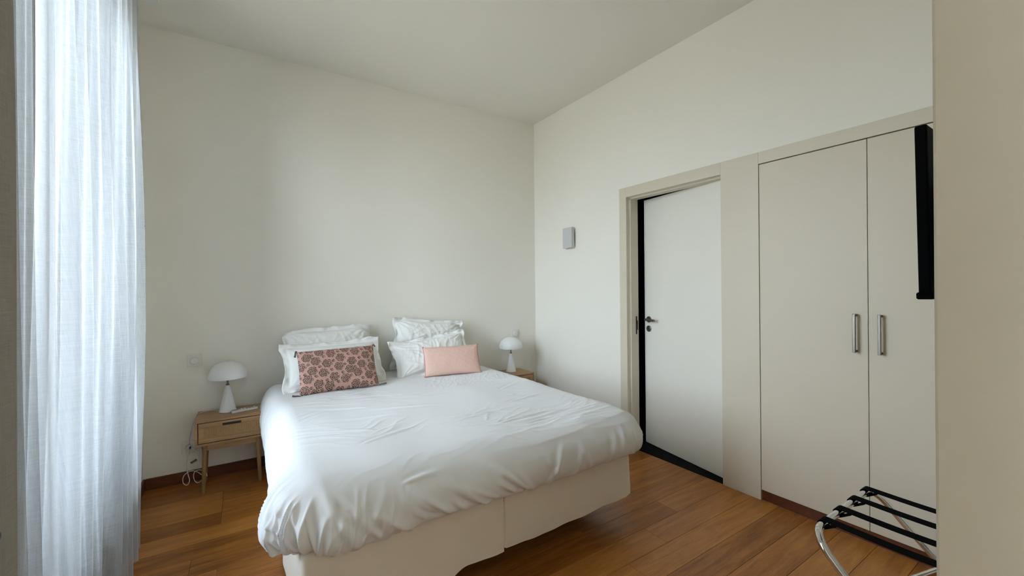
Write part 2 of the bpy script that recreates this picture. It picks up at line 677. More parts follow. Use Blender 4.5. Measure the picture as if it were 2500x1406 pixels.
# right wall: around door opening and wardrobe niche
DY0, DY1, DZ = 1.552, 2.363, 2.073          # door opening
TRIM_Y1, TRIM_Z = 2.439, 2.155
WR_Y1, WR_Y0, WR_Z = 1.308, PIER_Y, 2.081   # wardrobe niche
w = MB()
w.box(XR, XR + 0.12, TRIM_Y1 - 0.03, YB, -0.05, ZC)
w.box(XR, XR + 0.12, PIER_Y - 0.05, TRIM_Y1 - 0.03, TRIM_Z - 0.03, ZC)
w.box(XR + 0.004, XR + 0.12, WR_Y1 + 0.03, DY0 - 0.03, -0.05, TRIM_Z - 0.02)
struct(w.build('wall_right', 'wall'), 'white wall above door and wardrobe')

# pier and the walls around the place where the photographer stands
w = MB()
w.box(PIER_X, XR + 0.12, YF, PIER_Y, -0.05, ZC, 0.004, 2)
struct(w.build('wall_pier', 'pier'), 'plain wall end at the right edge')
w = MB()
w.box(XL - WALL_T, PIER_X + 0.1, YF - 0.12, YF, -0.05, ZC)
struct(w.build('wall_front', 'wall'))

# room behind the door; black wall colour stands in for its missing light
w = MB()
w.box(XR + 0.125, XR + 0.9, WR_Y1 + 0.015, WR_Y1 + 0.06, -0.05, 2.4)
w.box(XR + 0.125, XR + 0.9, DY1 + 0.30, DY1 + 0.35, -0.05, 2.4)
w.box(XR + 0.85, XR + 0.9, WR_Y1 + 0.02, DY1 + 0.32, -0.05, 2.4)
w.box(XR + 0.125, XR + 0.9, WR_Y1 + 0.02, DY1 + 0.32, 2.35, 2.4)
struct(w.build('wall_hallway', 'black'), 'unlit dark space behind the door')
w = MB()
w.box(XR - 0.001, XR + 0.85, DY0 - 0.01, DY1 + 0.01, -0.012, 0.0025)
struct(w.build('trim_1', 'black'), 'black threshold under the door')

# door frame: casing, head, jambs with rebate, wide flat panel beside the wardrobe
FX = XR - 0.010
fr = MB()
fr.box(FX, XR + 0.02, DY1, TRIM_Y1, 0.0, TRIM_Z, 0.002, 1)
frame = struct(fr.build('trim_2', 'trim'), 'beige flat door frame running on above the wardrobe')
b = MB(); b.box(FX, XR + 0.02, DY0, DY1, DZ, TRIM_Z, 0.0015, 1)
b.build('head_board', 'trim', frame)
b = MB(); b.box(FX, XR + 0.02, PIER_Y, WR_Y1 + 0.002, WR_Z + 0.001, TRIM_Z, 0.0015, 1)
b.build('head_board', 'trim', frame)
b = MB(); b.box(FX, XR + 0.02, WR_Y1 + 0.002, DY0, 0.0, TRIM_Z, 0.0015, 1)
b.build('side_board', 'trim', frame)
b = MB(); b.box(XR + 0.02, XR + 0.06, DY1 - 0.004, DY1 + 0.03, 0.0, DZ, 0.001, 1)
b.box(XR + 0.028, XR + 0.100, DY1 - 0.014, DY1 + 0.03, 0.0, DZ, 0.001, 1)
b.box(XR + 0.100, XR + 0.130, DY1 - 0.004, DY1 + 0.03, 0.0, DZ, 0.001, 1)
b.build('jamb', 'trim', frame)
b = MB(); b.box(XR + 0.02, XR + 0.06, DY0 - 0.02, DY1, DZ - 0.004, DZ + 0.03, 0.001, 1)
b.box(XR + 0.028, XR + 0.100, DY0 - 0.02, DY1, DZ - 0.014, DZ + 0.03, 0.001, 1)
b.build('head_jamb', 'trim', frame)
b = MB(); b.box(XR + 0.02, XR + 0.13, DY0 - 0.03, DY0 + 0.002, 0.0, DZ, 0.001, 1)
b.build('jamb', 'trim', frame)
b = MB(); b.box(XR + 0.082, XR + 0.098, DY1 - 0.0160, DY1 - 0.012, 0.93, 1.08, 0.001, 1)
b.box(XR + 0.090, XR + 0.106, DY1 - 0.0165, DY1 - 0.012, 0.965, 1.045, 0.001, 1)
b.build('strike_plate', 'bronze', frame)

# the door leaf, ajar, hinged on its right side
HX, HY, OPEN = XR + 0.068, DY0 + 0.004, math.radians(9.0)
door = bpy.data.objects.new('door_1', None)
COL.objects.link(door)
door.location = (HX, HY, 0.004)
door.rotation_euler = (0, 0, -OPEN)
struct(door, 'white flush door standing slightly ajar')
LW, LH = 0.800, 2.060
b = MB(); b.box(0, 0.040, 0.002, LW, 0.0, LH, 0.0015, 1)
leaf = b.build('door_leaf', 'door', door, off=(0, 0, 0))
HZ = 1.048
b = MB()
b.lathe([(0.026, 0), (0.026, -0.007), (0.023, -0.010)], 0, LW - 0.052, HZ, 28, 'x')
b.build('rose_plate', 'darksteel', leaf, True, off=(0, 0, 0))
b = MB()
b.tube([(0, LW - 0.052, HZ), (-0.03, LW - 0.052, HZ), (-0.047, LW - 0.055, HZ), (-0.052, LW - 0.07, HZ), (-0.052, LW - 0.165, HZ - 0.002)], 0.0095, 14, smoothing=2)
b.build('door_handle', 'steel', leaf, True, off=(0, 0, 0))
b = MB()
b.lathe([(0.026, 0), (0.026, -0.007), (0.022, -0.010), (0.010, -0.010), (0.010, -0.006)], 0, LW - 0.052, HZ - 0.078, 28, 'x')
b.box(-0.014, 0, LW - 0.055, LW - 0.049, HZ - 0.092, HZ - 0.064, 0.001, 1)
b.build('keyhole_plate', 'darksteel', leaf, True, off=(0, 0, 0))

# baseboards
def baseboard(name, x0, x1, y0, y1, label):
    m = MB(); m.box(x0, x1, y0, y1, 0.0, 0.075, 0.003, 1)
    struct(m.build(name, 'plinth'), label)


baseboard('baseboard_back', XL + 0.014, XR - 0.014, YB - 0.014, YB, 'reddish brown wooden baseboard')
baseboard('baseboard_left', XL, XL + 0.014, YF, YB, 'reddish brown wooden baseboard under the window')
baseboard('baseboard_right', XR - 0.014, XR, TRIM_Y1, YB, 'reddish brown wooden baseboard')

# the windows: one behind the sheer curtain, one unseen, added for fill light
def casement(name, y0, y1, label):
    win = bpy.data.objects.new(name, None)
    COL.objects.link(win)
    struct(win, label)
    OFF[win.name] = (0, 0, 0)
    wx0, wx1 = XL - WALL_T + 0.02, XL - WALL_T + 0.08
    b = MB()
    b.box(wx0, wx1, y0, y0 + 0.05, WIN_Z0, WIN_Z1, 0.003, 1)
    b.box(wx0, wx1, y1 - 0.05, y1, WIN_Z0, WIN_Z1, 0.003, 1)
    b.box(wx0, wx1, y0 + 0.05, y1 - 0.05, WIN_Z0, WIN_Z0 + 0.05, 0.003, 1)
    b.box(wx0, wx1, y0 + 0.05, y1 - 0.05, WIN_Z1 - 0.05, WIN_Z1, 0.003, 1)
    b.build('window_frame', 'joinery', win)
    ymid = (y0 + y1) / 2
    for (a0, a1) in ((y0 + 0.052, ymid - 0.001), (ymid + 0.001, y1 - 0.052)):
        b = MB()
        for q in ((a0, a0 + 0.055, WIN_Z0 + 0.052, WIN_Z1 - 0.052), (a1 - 0.055, a1, WIN_Z0 + 0.052, WIN_Z1 - 0.052),
                  (a0 + 0.055, a1 - 0.055, WIN_Z0 + 0.052, WIN_Z0 + 0.12), (a0 + 0.055, a1 - 0.055, WIN_Z1 - 0.107, WIN_Z1 - 0.052)):
            b.box(wx0 + 0.01, wx1 + 0.015, q[0], q[1], q[2], q[3], 0.003, 1)
        sash = b.build('sash', 'joinery', win)
        b = MB(); b.box(wx0 + 0.03, wx0 + 0.036, a0 + 0.053, a1 - 0.053, WIN_Z0 + 0.118, WIN_Z1 - 0.105)
        b.build('pane', 'glass', sash)
    b = MB(); b.box(wx1, XL + 0.02, y0 + 0.002, y1 - 0.002, WIN_Z0 - 0.02, WIN_Z0 + 0.002, 0.003, 1)
    b.build('window_sill', 'joinery', win)
    # dark shutter boards added so the reveal shows dimmer through the sheer curtain
    for (a, sg) in ((y0, 1), (y1, -1)):
        b = MB()
        lo, hi = sorted((a + sg * 0.003, a + sg * 0.028))
        b.box(wx1 + 0.02, XL - 0.012, lo, hi, WIN_Z0 + 0.02, WIN_Z1 - 0.02, 0.003, 1)
        sh = b.build('reveal_dimmer', 'joinery', win)
        for (z0_, z1_) in ((WIN_Z0 + 0.12, WIN_Z0 + 1.2), (WIN_Z0 + 1.32, WIN_Z1 - 0.12)):
            b = MB()
            lo, hi = sorted((a + sg * 0.028, a + sg * 0.034))
            b.box(wx1 + 0.06, XL - 0.05, lo, hi, z0_, z1_, 0.003, 1)
            b.build('panel', 'joinery', sh)


casement('window_1', WIN_Y0, WIN_Y1, 'dark framed casement window behind the sheer curtain')
casement('fill_window', W2_Y0, W2_Y1, 'unseen casement window added behind the camera for fill light')

# unseen parapet added outside the curtained window to block low daylight
w = MB()
w.box(-1.42, -1.28, 0.9, 3.6, -0.3, 0.64)
w.box(-1.45, -1.25, 0.9, 3.6, 0.64, 0.72, 0.01, 2)
w.box(-1.30, XL - WALL_T, 0.9, 3.6, -0.3, -0.02)
struct(w.build('parapet_light_block', 'stone'), 'unseen parapet added outside the window to block low daylight')

# ================================================================== CURTAINS
def curtain_mesh(name, mat, y_far, y_near, x_mid, nfold, amp, z0, z1, parent, seed, ns=420, nz=90, lag=0.0, zclip=None):
    """vertical cloth with irregular folds; y_far / y_near are functions of z"""
    s = np.linspace(0, 1, ns)
    z = np.linspace(z0, z1, nz)
    S, Z = np.meshgrid(s, z, indexing='ij')
    h = (Z - 0.0) / 3.05
    ph = S * nfold + 0.55 * perlin(S * nfold * 0.45 + seed, h * 0.9 + seed) + 0.22 * perlin(S * nfold * 0.9 + 3 * seed, h * 1.6)
    A = amp * (0.62 + 0.75 * (0.5 + perlin(S * nfold * 0.5 + 5.3 + seed, h * 0.7 + 2.0))) * (0.75 + 0.35 * (1 - h))
    A = A * (1 - 0.6 * sstep(0.93, 1.0, S))
    wv = np.sin(2 * np.pi * ph)
    wv = np.sign(wv) * np.abs(wv) ** 0.75
    second = 0.28 * np.sin(4 * np.pi * ph + 1.1 + 4 * perlin(S * 5 + seed, h * 1.2))
    X = x_mid + A * (wv + second) + 0.010 * perlin(S * 4 + seed, h * 2)
    Y0, Y1 = y_near(Z), y_far(Z)
    Y = Y0 + (Y1 - Y0) * S + 0.30 * A * np.cos(2 * np.pi * ph)
    V = np.stack([X, Y, Z], -1).reshape(-1, 3)
    cloth_len = 2.2 * abs(float((y_far(np.array(1.5)) - y_near(np.array(1.5)))))
    UV = np.stack([S * cloth_len, Z], -1).reshape(-1, 2)
    return link_mesh(name, V, grid_faces(ns, nz), mat, parent, True, UV, OFF.get(parent.name, (0, 0, 0)))


def far_edge(z):
    return 3.045 - 0.09 * sstep(2.86, 3.06, z) - 0.10 * (1 - sstep(0.1, 1.3, z))


cu = thing('sheer_curtain', 'long sheer white linen curtain hanging in folds before the window', 'curtain', (-0.475, 2.2, 0))
curtain_mesh('curtain_cloth', 'sheer', far_edge, lambda z: 1.40 + 0 * z, -0.474, 11, 0.048, 0.012, 3.075, cu, 2.3, 560, 110)
tp = thing('taupe_drape', 'dark taupe linen drape at the left edge of the photo', 'curtain', (-0.40, 1.0, 0))
curtain_mesh('drape_cloth', 'taupe', lambda z: 1.318 + 0 * z, lambda z: 0.70 + 0 * z, -0.402, 4, 0.009, 0.012, 3.075, tp, 6.7, 160, 60)
rail = MB()
rail.box(-0.485, -0.405, 0.7, 3.30, 3.082, ZC, 0.002, 1)
tag(rail.build('curtain_rail', 'pvc'), 'white curtain rail along the ceiling above the sheer curtain', 'rail')

# holdback knob by the taupe drape and the small dark hook beside the sheer curtain
hb = thing('curtain_holdback', 'small dark knob of a curtain holdback before the taupe drape', 'holdback', (XL, 0.62, 0.915))
b = MB(); b.lathe([(0.025, 0), (0.025, 0.006), (0.012, 0.010)], XL, 0.62, 0.915, 24, 'x')
b.build('wall_plate', 'bronze', hb, True)
b = MB(); b.tube([(XL + 0.005, 0.62, 0.915), (-0.375, 0.62, 0.915), (-0.352, 0.64, 0.915), (-0.352, 0.8, 0.915), (-0.358, 1.060, 0.915)], 0.006, 10, smoothing=2)
b.build('arm', 'bronze', hb, True)
b = MB(); b.lathe([(0.001, -0.014), (0.008, -0.013), (0.013, -0.006), (0.014, 0), (0.013, 0.006), (0.008, 0.013), (0.001, 0.014)], -0.358, 1.066, 0.915, 20, 'y')
b.build('knob', 'bronze', hb, True)
hk = thing('wall_hook', 'tiny dark pointed hook peeking out beside the sheer curtain', 'hook', (XL, 3.5, 1.745))
b = MB(); b.lathe([(0.013, 0), (0.013, 0.004), (0.007, 0.006)], XL, 3.5, 1.745, 20, 'x')
b.build('wall_plate', 'bronze', hk, True)
b = MB(); b.tube([(XL + 0.004, 3.5, 1.745), (XL + 0.03, 3.5, 1.745), (-0.508, 3.495, 1.742)], 0.011, 10, taper=0.002)
b.build('hook_point', 'bronze', hk, True)

# ================================================================== WARDROBE
wd = thing('built_in_wardrobe', 'tall beige built-in wardrobe with two flat doors', 'wardrobe', (XR + 0.3, 0.75, 0))
b = MB()
b.box(XR + 0.025, XR + 0.60, WR_Y0, WR_Y1 + 0.001, 0.0, 0.05)
b.box(XR + 0.025, XR + 0.60, WR_Y0, WR_Y1 + 0.001, WR_Z - 0.01, WR_Z + 0.02)
b.box(XR + 0.025, XR + 0.60, WR_Y1 - 0.012, WR_Y1 + 0.001, 0.05, WR_Z - 0.01)
b.box(XR + 0.025, XR + 0.60, WR_Y0, WR_Y0 + 0.015, 0.05, WR_Z - 0.01)
b.box(XR + 0.585, XR + 0.60, WR_Y0 + 0.015, WR_Y1 - 0.012, 0.05, WR_Z - 0.01)
b.build('cabinet_body', 'gap', wd)
b = MB(); b.box(XR + 0.006, XR + 0.024, WR_Y0, WR_Y1 - 0.001, 0.0, 0.066)
b.build('plinth', 'plinth', wd)
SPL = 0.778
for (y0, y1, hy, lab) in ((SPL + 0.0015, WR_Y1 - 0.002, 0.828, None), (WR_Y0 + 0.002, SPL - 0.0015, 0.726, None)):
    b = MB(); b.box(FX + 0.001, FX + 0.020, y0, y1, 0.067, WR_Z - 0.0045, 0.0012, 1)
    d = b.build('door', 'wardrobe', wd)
    b = MB()
    b.box(FX - 0.034, FX - 0.022, hy - 0.0065, hy + 0.0065, 0.977, 1.179, 0.002, 2)
    b.box(FX - 0.024, FX + 0.002, hy - 0.0055, hy + 0.0055, 0.979, 0.990, 0.001, 1)
    b.box(FX - 0.024, FX + 0.002, hy - 0.0055, hy + 0.0055, 1.166, 1.177, 0.001, 1)
    b.build('handle', 'steel', d)

# ================================================================== WALL SCONCE, SWITCHES
sc = thing('wall_sconce', 'small light grey box-shaped wall light between corner and door', 'wall light', (XR, 3.06, 1.71))
b = MB()
b.box(XR - 0.052, XR - 0.047, 2.995, 3.128, 1.709, 1.906, 0.0015, 1)
b.box(XR - 0.047, XR - 0.018, 2.995, 3.000, 1.709, 1.906, 0.001, 1)
b.box(XR - 0.047, XR - 0.018, 3.123, 3.128, 1.709, 1.906, 0.001, 1)
b.build('shade', 'sconce', sc)
b = MB(); b.box(XR - 0.046, XR, 3.012, 3.112, 1.745, 1.87, 0.002, 1)
b.build('mounting_box', 'sconce_back', sc)
b = MB(); b.box(XR - 0.044, XR - 0.018, 3.004, 3.119, 1.873, 1.888, 0.002, 1)
b.build('diffuser', 'plastic', sc)


def dimmer(x, z, label):
    t = thing('dimmer_switch', label, 'switch', (x, YB, z), 0, 'round dimmer switches by the bed')
    m = MB(); m.box(x - 0.042, x + 0.042, YB - 0.010, YB, z - 0.042, z + 0.042, 0.003, 2)
    m.build('plate', 'plastic', t)
    m = MB(); m.lathe([(0.027, 0), (0.027, -0.003), (0.024, -0.004), (0.0235, -0.014), (0.021, -0.017)], x, YB - 0.009, z, 36, 'y')
    m.build('knob', 'plastic', t, True)


dimmer(-0.275, 0.840, 'square white dimmer switch on the wall above left lamp')
dimmer(2.420, 0.845, 'square white dimmer switch partly hidden by the right lamp')

ol = thing('wall_socket', 'white power socket low on the wall beside left nightstand', 'socket', (-0.312, YB, 0.24))
b = MB(); b.box(-0.354, -0.270, YB - 0.009, YB, 0.198, 0.282, 0.003, 2)
pl_ = b.build('plate', 'plastic', ol)
b = MB(); b.lathe([(0.024, 0), (0.0235, -0.0015), (0.020, -0.0015), (0.019, 0.0)], -0.312, YB - 0.009, 0.24, 28, 'y')
b.build('socket_ring', 'plastic', ol, True)

# ================================================================== NIGHTSTANDS
NS_W, NS_Y0, NS_Y1, NS_Z0, NS_Z1 = 0.40, 3.362, 3.638, 0.314, 0.480


def nightstand(cx, label):
    t = thing('nightstand', label, 'nightstand', (cx, 3.5, 0), 0, 'oak nightstands with rattan drawers')
    x0, x1 = cx - NS_W / 2, cx + NS_W / 2
    th = 0.014
    m = MB()
    m.box(x0, x1, NS_Y0, NS_Y1, NS_Z1 - th, NS_Z1, 0.0015, 1)
    m.build('table_top', 'oak', t)
    m = MB()
    m.box(x0, x1, NS_Y0, NS_Y1, NS_Z0, NS_Z0 + th, 0.001, 1)
    m.box(x0, x0 + th, NS_Y0, NS_Y1, NS_Z0 + th, NS_Z1 - th)
    m.box(x1 - th, x1, NS_Y0, NS_Y1, NS_Z0 + th, NS_Z1 - th)
    m.box(x0 + th, x1 - th, NS_Y1 - 0.008, NS_Y1, NS_Z0 + th, NS_Z1 - th)
    m.build('case', 'oak', t)
    # inset drawer with a frame around a rattan panel
    gx, d0, d1 = 0.0045, NS_Z0 + th + 0.0045, NS_Z1 - th - 0.0045
    a0, a1 = x0 + th + gx, x1 - th - gx
    fw_ = 0.030
    m = MB(); m.box(a0, a1, NS_Y0 + 0.012, NS_Y0 + 0.25, d0, d1)
    dr = m.build('drawer', 'gap', t)
    m = MB(); fy0, fy1 = NS_Y0 + 0.001, NS_Y0 + 0.016
    m.box(a0, a1, fy0, fy1, d1 - fw_, d1, 0.001, 1)
    m.box(a0, a1, fy0, fy1, d0, d0 + fw_ * 0.9, 0.001, 1)
    m.box(a0, a0 + fw_, fy0, fy1, d0 + fw_ * 0.9, d1 - fw_, 0.001, 1)
    m.box(a1 - fw_, a1, fy0, fy1, d0 + fw_ * 0.9, d1 - fw_, 0.001, 1)
    m.build('drawer_frame', 'oak', dr)
    m = MB(); m.box(a0 + fw_, a1 - fw_, fy0 + 0.005, fy0 + 0.010, d0 + fw_ * 0.9, d1 - fw_)
    m.build('rattan_panel', 'rattan', dr)
    m = MB(); m.box(cx - 0.052, cx + 0.052, fy0 - 0.014, fy0 + 0.001, d1 - 0.026, d1 - 0.014, 0.001, 1)
    m.build('handle', 'blackmetal', dr)
    # rails under the case and round tapered legs
    for ry in (NS_Y0 + 0.026, NS_Y1 - 0.060):
        m = MB()
        m.box(x0 + 0.055, x1 - 0.055, ry, ry + 0.018, NS_Z0 - 0.040, NS_Z0, 0.001, 1)
        m.build('rail', 'oak', t)
    for sx in (-1, 1):
        for (ly, sy) in ((NS_Y0 + 0.035, -1), (NS_Y1 - 0.05, 1)):
            m = MB(); lx = cx + sx * (NS_W / 2 - 0.050)
            m.tube([(lx, ly, NS_Z0), (lx, ly, NS_Z0 - 0.05), (lx + sx * 0.010, ly + sy * 0.003, 0.0)], 0.0185, 18, taper=0.010)
            m.build('leg', 'oakleg', t, True)
    return t


nightstand(-0.057, 'oak nightstand with rattan drawer left of the bed, beneath the switch')
nightstand(2.258, 'oak nightstand in the corner, mostly hidden behind the bed')


def dome_lamp(cx, cy, label):
    t = thing('table_lamp', label, 'lamp', (cx, cy, NS_Z1), 0, 'white mushroom lamps on the nightstands')
    m = MB()
    m.lathe([(0.050, 0), (0.053, 0.002), (0.053, 0.006), (0.050, 0.010), (0.0145, 0.178), (0.012, 0.184)], cx, cy, NS_Z1, 48)
    m.build('base', 'lamp', t, True)
    m = MB()
    m.lathe([(0.010, 0.180), (0.011, 0.186), (0.011, 0.192), (0.0055, 0.194), (0.0055, 0.345)], cx, cy, NS_Z1, 24)
    m.build('stem', 'darksteel', t, True)
    R, zb, hh = 0.117, 0.238, 0.112
    prof = [(R - 0.001, zb)] + [(R * math.cos(a), zb + 0.014 + (hh - 0.014) * math.sin(a)) for a in np.linspace(0, math.pi / 2 * 0.985, 22)]
    prof2 = [(max(r - 0.002, 0.0015), z - 0.002) for (r, z) in prof[::-1]]
    m = MB(); m.lathe(prof + prof2, cx, cy, NS_Z1, 56, cap=False)
    m.build('shade', 'lamp', t, True)
    m = MB(); m.lathe([(0.004, 0.348), (0.006, 0.351), (0.006, 0.355), (0.003, 0.358)], cx, cy, NS_Z1, 16)
    m.build('finial', 'lamp', t, True)
    return t


LX, LY = -0.083, 3.532
lampL = dome_lamp(LX, LY, 'white mushroom table lamp on the left nightstand beside the remote')
lampR = dome_lamp(2.290, 3.530, 'white mushroom table lamp on the corner nightstand beyond the bed')
# cord of the left lamp: over the edge, inline switch, loops on the floor, plug
m = MB()
m.tube([(LX - 0.050, LY + 0.02, NS_Z1 + 0.010), (-0.16, LY + 0.04, NS_Z1 + 0.012), (-0.215, LY + 0.045, NS_Z1 + 0.012), (-0.255, LY + 0.04, NS_Z1 + 0.004),
        (-0.278, LY + 0.035, 0.44), (-0.290, 3.575, 0.38), (-0.300, 3.585, 0.32), (-0.305, 3.595, 0.275)], 0.0024, 8, smoothing=3)
m.tube([(-0.312, 3.598, 0.205), (-0.318, 3.60, 0.17), (-0.322, 3.60, 0.12), (-0.312, 3.59, 0.070), (-0.300, 3.575, 0.03), (-0.315, 3.56, 0.006), (-0.340, 3.565, 0.03),
        (-0.338, 3.58, 0.075), (-0.300, 3.585, 0.098), (-0.262, 3.58, 0.085), (-0.232, 3.575, 0.05), (-0.205, 3.58, 0.04)], 0.0027, 8, smoothing=3)
m.tube([(-0.205, 3.58, 0.04), (-0.215, 3.575, 0.075), (-0.250, 3.575, 0.098), (-0.282, 3.575, 0.085), (-0.280, 3.57, 0.035), (-0.258, 3.56, 0.006), (-0.225, 3.565, 0.03),
        (-0.210, 3.58, 0.07), (-0.232, 3.59, 0.11), (-0.255, 3.60, 0.15), (-0.250, 3.61, 0.19), (-0.285, 3.625, 0.225), (-0.308, 3.63, 0.236)], 0.0027, 8, smoothing=3)
m.build('cord', 'cord', lampL, True)
m = MB(); m.box(-0.3165, -0.3005, 3.586, 3.602, 0.205, 0.272, 0.004, 2, rot=Matrix.Rotation(math.radians(8), 3, 'Y'))
sw = m.build('inline_switch', 'cord', lampL)
m = MB(); m.box(-0.304, -0.294, 3.580, 3.590, 0.245, 0.262, 0.002, 1)
m.build('switch_rocker', 'darkplastic', sw)
m = MB(); m.lathe([(0.018, 0.0), (0.018, -0.012), (0.012, -0.026), (0.005, -0.030)], -0.312, YB - 0.009, 0.24, 20, 'y')
m.build('plug', 'cord', lampL, True)
m = MB(); m.box(-0.300, -0.262, 3.594, 3.5955, 0.146, 0.160, 0, rot=Matrix.Rotation(math.radians(-28), 3, 'Y'))
m.build('cord_tag', 'darkplastic', lampL)

# remote control lying in front of the lamp
rm = thing('remote_control', 'slim white remote control lying in front of the left lamp', 'remote', (0.014, 3.475, NS_Z1), math.radians(15), world=False)
OFF[rm.name] = (0, 0, 0)
b = MB(); b.box(-0.080, 0.080, -0.021, 0.021, 0.0005, 0.017, 0.004, 2)
body = b.build('body', 'plastic', rm)
b = MB(); b.box(-0.074, -0.034, -0.016, 0.016, 0.0165, 0.0178, 0.0004, 1)
b.build('display', 'greyplastic', body)
b = MB(); b.box(-0.030, 0.074, -0.016, 0.016, 0.0165, 0.0174, 0.0003, 1)
b.build('keypad', 'greyplastic', body)
for i in range(5):
    for j in (-1, 0, 1):
        b = MB(); b.box(-0.022 + i * 0.0195, -0.010 + i * 0.0195, j * 0.010 - 0.0035, j * 0.010 + 0.0035, 0.0172, 0.0192, 0.0008, 1)
        b.build('button', 'darkplastic' if (i, j) in ((2, 0), (3, 0)) else 'plastic', body)

# ================================================================== BED
BX0, BX1, BXM = 0.168, 1.852, 1.004
BY0, BY1, BZ0, BZT = 1.615, 3.615, 0.135, 0.400


def bed_base(x0, x1, left, label):
    t = thing('divan_bed', label, 'bed', ((x0 + x1) / 2, 2.6, 0), 0, 'two divan bases side by side')
    m = MB(); m.box(x0 + 0.008, x1 - 0.008, BY0 + 0.012, BY1, BZ0 + 0.03, BZT - 0.004, 0.012, 2)
    m.build('box', 'basecloth', t)
    m = MB(); m.box(x0 + (0.12 if left else 0.0), x1 - (0.0 if left else 0.16), BY0 + 0.15, BY1 - 0.02, 0.035, BZ0 + 0.04, 0.004, 1)  # dark box added to deepen the shade under the bed
    m.build('underbed_shade_box', 'basecloth', t)
    # skirt: one strip of cloth round the foot end and the outer side, slack at the hem
    xo, xi = (x0, x1) if left else (x1, x0)
    path = []
    r = 0.02
    sgn = 1 if left else -1
    path += [(xo, y) for y in np.linspace(BY1, BY0 + r, 90)]
    path += [(xo + sgn * r * (1 - math.cos(a)), BY0 + r * (1 - math.sin(a))) for a in np.linspace(0.1, math.pi / 2 - 0.1, 6)]
    path += [(xo + sgn * d, BY0) for d in np.linspace(r, abs(xi - xo) - 0.006, 120)]
    path += [(xi - sgn * 0.002, BY0 + 0.006), (xi - sgn * 0.001, BY0 + 0.03), (xi - sgn * 0.001, BY0 + 0.12)]
    P = np.array(path)
    d = np.gradient(P, axis=0)
    nn = np.stack([d[:, 1], -d[:, 0]], -1)
    nn /= np.linalg.norm(nn, axis=1)[:, None]
    if left:
        nn = nn
    c0 = np.array([(x0 + x1) / 2, 2.6])
    flip = np.sign(np.sum(nn * (P - c0), axis=1))
    nn *= np.where(flip == 0, 1, flip)[:, None]
    arc = np.concatenate([[0], np.cumsum(np.linalg.norm(np.diff(P, axis=0), axis=1))])
    nz = 34
    V, UV = [], []
    sd = 1.7 if left else 5.2
    for i in range(len(P)):
        on_front = 1.0 if abs(P[i, 1] - BY0) < 0.004 else 0.0
        fx = abs(P[i, 0] - xo) / abs(x1 - x0)
        if i > len(P) - 4:
            on_front, fx = 1.0, 1.0
        hem = 0.142 + 0.016 * float(perlin(np.array(arc[i] * 2.6 + sd), np.array(0.3)))
        if on_front:
            hem += 0.012 * math.sin(fx * 5.0 + (0.6 if left else 1.6)) - 0.010 * sstep(0.86, 1.0, fx) + 0.012 * (1 - sstep(0.0, 0.06, fx))
            if left:
                hem = 0.016 + (hem - 0.016) * float(sstep(0.50, 0.78, fx))
        elif left and i < 100:
            hem = 0.016 + 0.004 * math.sin(arc[i] * 9)
        for j in range(nz):
            f = j / (nz - 1)
            z = BZT + (hem - BZT) * f
            rip = 0.016 * float(perlin(np.array(arc[i] * 3.4 + sd), np.array(f * 0.9))) + 0.008 * float(perlin(np.array(arc[i] * 9 + sd), np.array(f * 1.3 + 4)))
            o = 0.001 + f ** 1.4 * (0.006 + rip)
            if f == 0:
                o = -0.010
            elif j == 1:
                o = -0.002
            V.append((P[i, 0] + nn[i, 0] * o, P[i, 1] + nn[i, 1] * o, z if j > 1 else BZT - 0.002 * j))
            UV.append((arc[i], z))
    sk = link_mesh('skirt', V, grid_faces(len(P), nz), 'skirt', t, True, UV, OFF[t.name])
    for lx in (x0 + 0.14, x1 - 0.14):
        for ly in (BY0 + 0.45, BY1 - 0.12):
            m = MB(); m.lathe([(0.022, 0), (0.026, 0.004), (0.026, BZ0 + 0.03)], lx, ly, 0, 20)
            m.build('leg', 'blackmetal', t, True)
    return t


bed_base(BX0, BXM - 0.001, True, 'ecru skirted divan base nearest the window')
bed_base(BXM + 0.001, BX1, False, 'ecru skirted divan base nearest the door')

m = MB(); m.box(BX0 + 0.03, BX1 - 0.03, BY0 + 0.03, BY1 - 0.005, BZT, 0.585, 0.035, 4)
tag(m.build('mattress', 'sheet', None, True), 'white sheeted double mattress hidden beneath the puffy duvet', 'mattress')

# ---- duvet: puffy cover draped over the mattress, rolled under along three sides
XI0, XI1, YI = 0.250, 1.795, 1.705
ZT = 0.618


def smooth_curve(pts, n=3):
    P = [np.array(p, float) for p in pts]
    for _ in range(n):
        Q = [P[0]]
        for a, b_ in zip(P, P[1:]):
            Q += [a * 0.75 + b_ * 0.25, a * 0.25 + b_ * 0.75]
        Q.append(P[-1])
        P = Q
    return np.array(P)


prof = smooth_curve([(0, 0), (0.055, -0.002), (0.105, -0.025), (0.145, -0.075), (0.166, -0.125), (0.166, -0.175), (0.150, -0.212), (0.122, -0.228), (0.100, -0.222), (0.085, -0.21)])
plen = np.concatenate([[0], np.cumsum(np.linalg.norm(np.diff(prof, axis=0), axis=1))])
DM = plen[-1]
nx, ny = 430, 440
xc = np.linspace(XI0 - DM, XI1 + DM, nx)
yc_ = np.linspace(YI - DM, 3.560, ny)
XC, YC = np.meshgrid(xc, yc_, indexing='ij')
dx = np.where(XC < XI0, XI0 - XC, np.where(XC > XI1, XC - XI1, 0))
sx = np.where(XC < XI0, -1.0, 1.0)
dy = np.where(YC < YI, YI - YC, 0)
D = (dx ** 3 + dy ** 3) ** (1 / 3)
D2 = np.sqrt(dx ** 2 + dy ** 2) + 1e-9
NX, NY = sx * dx / D2, -dy / D2
Dc = np.clip(D, 0, DM)
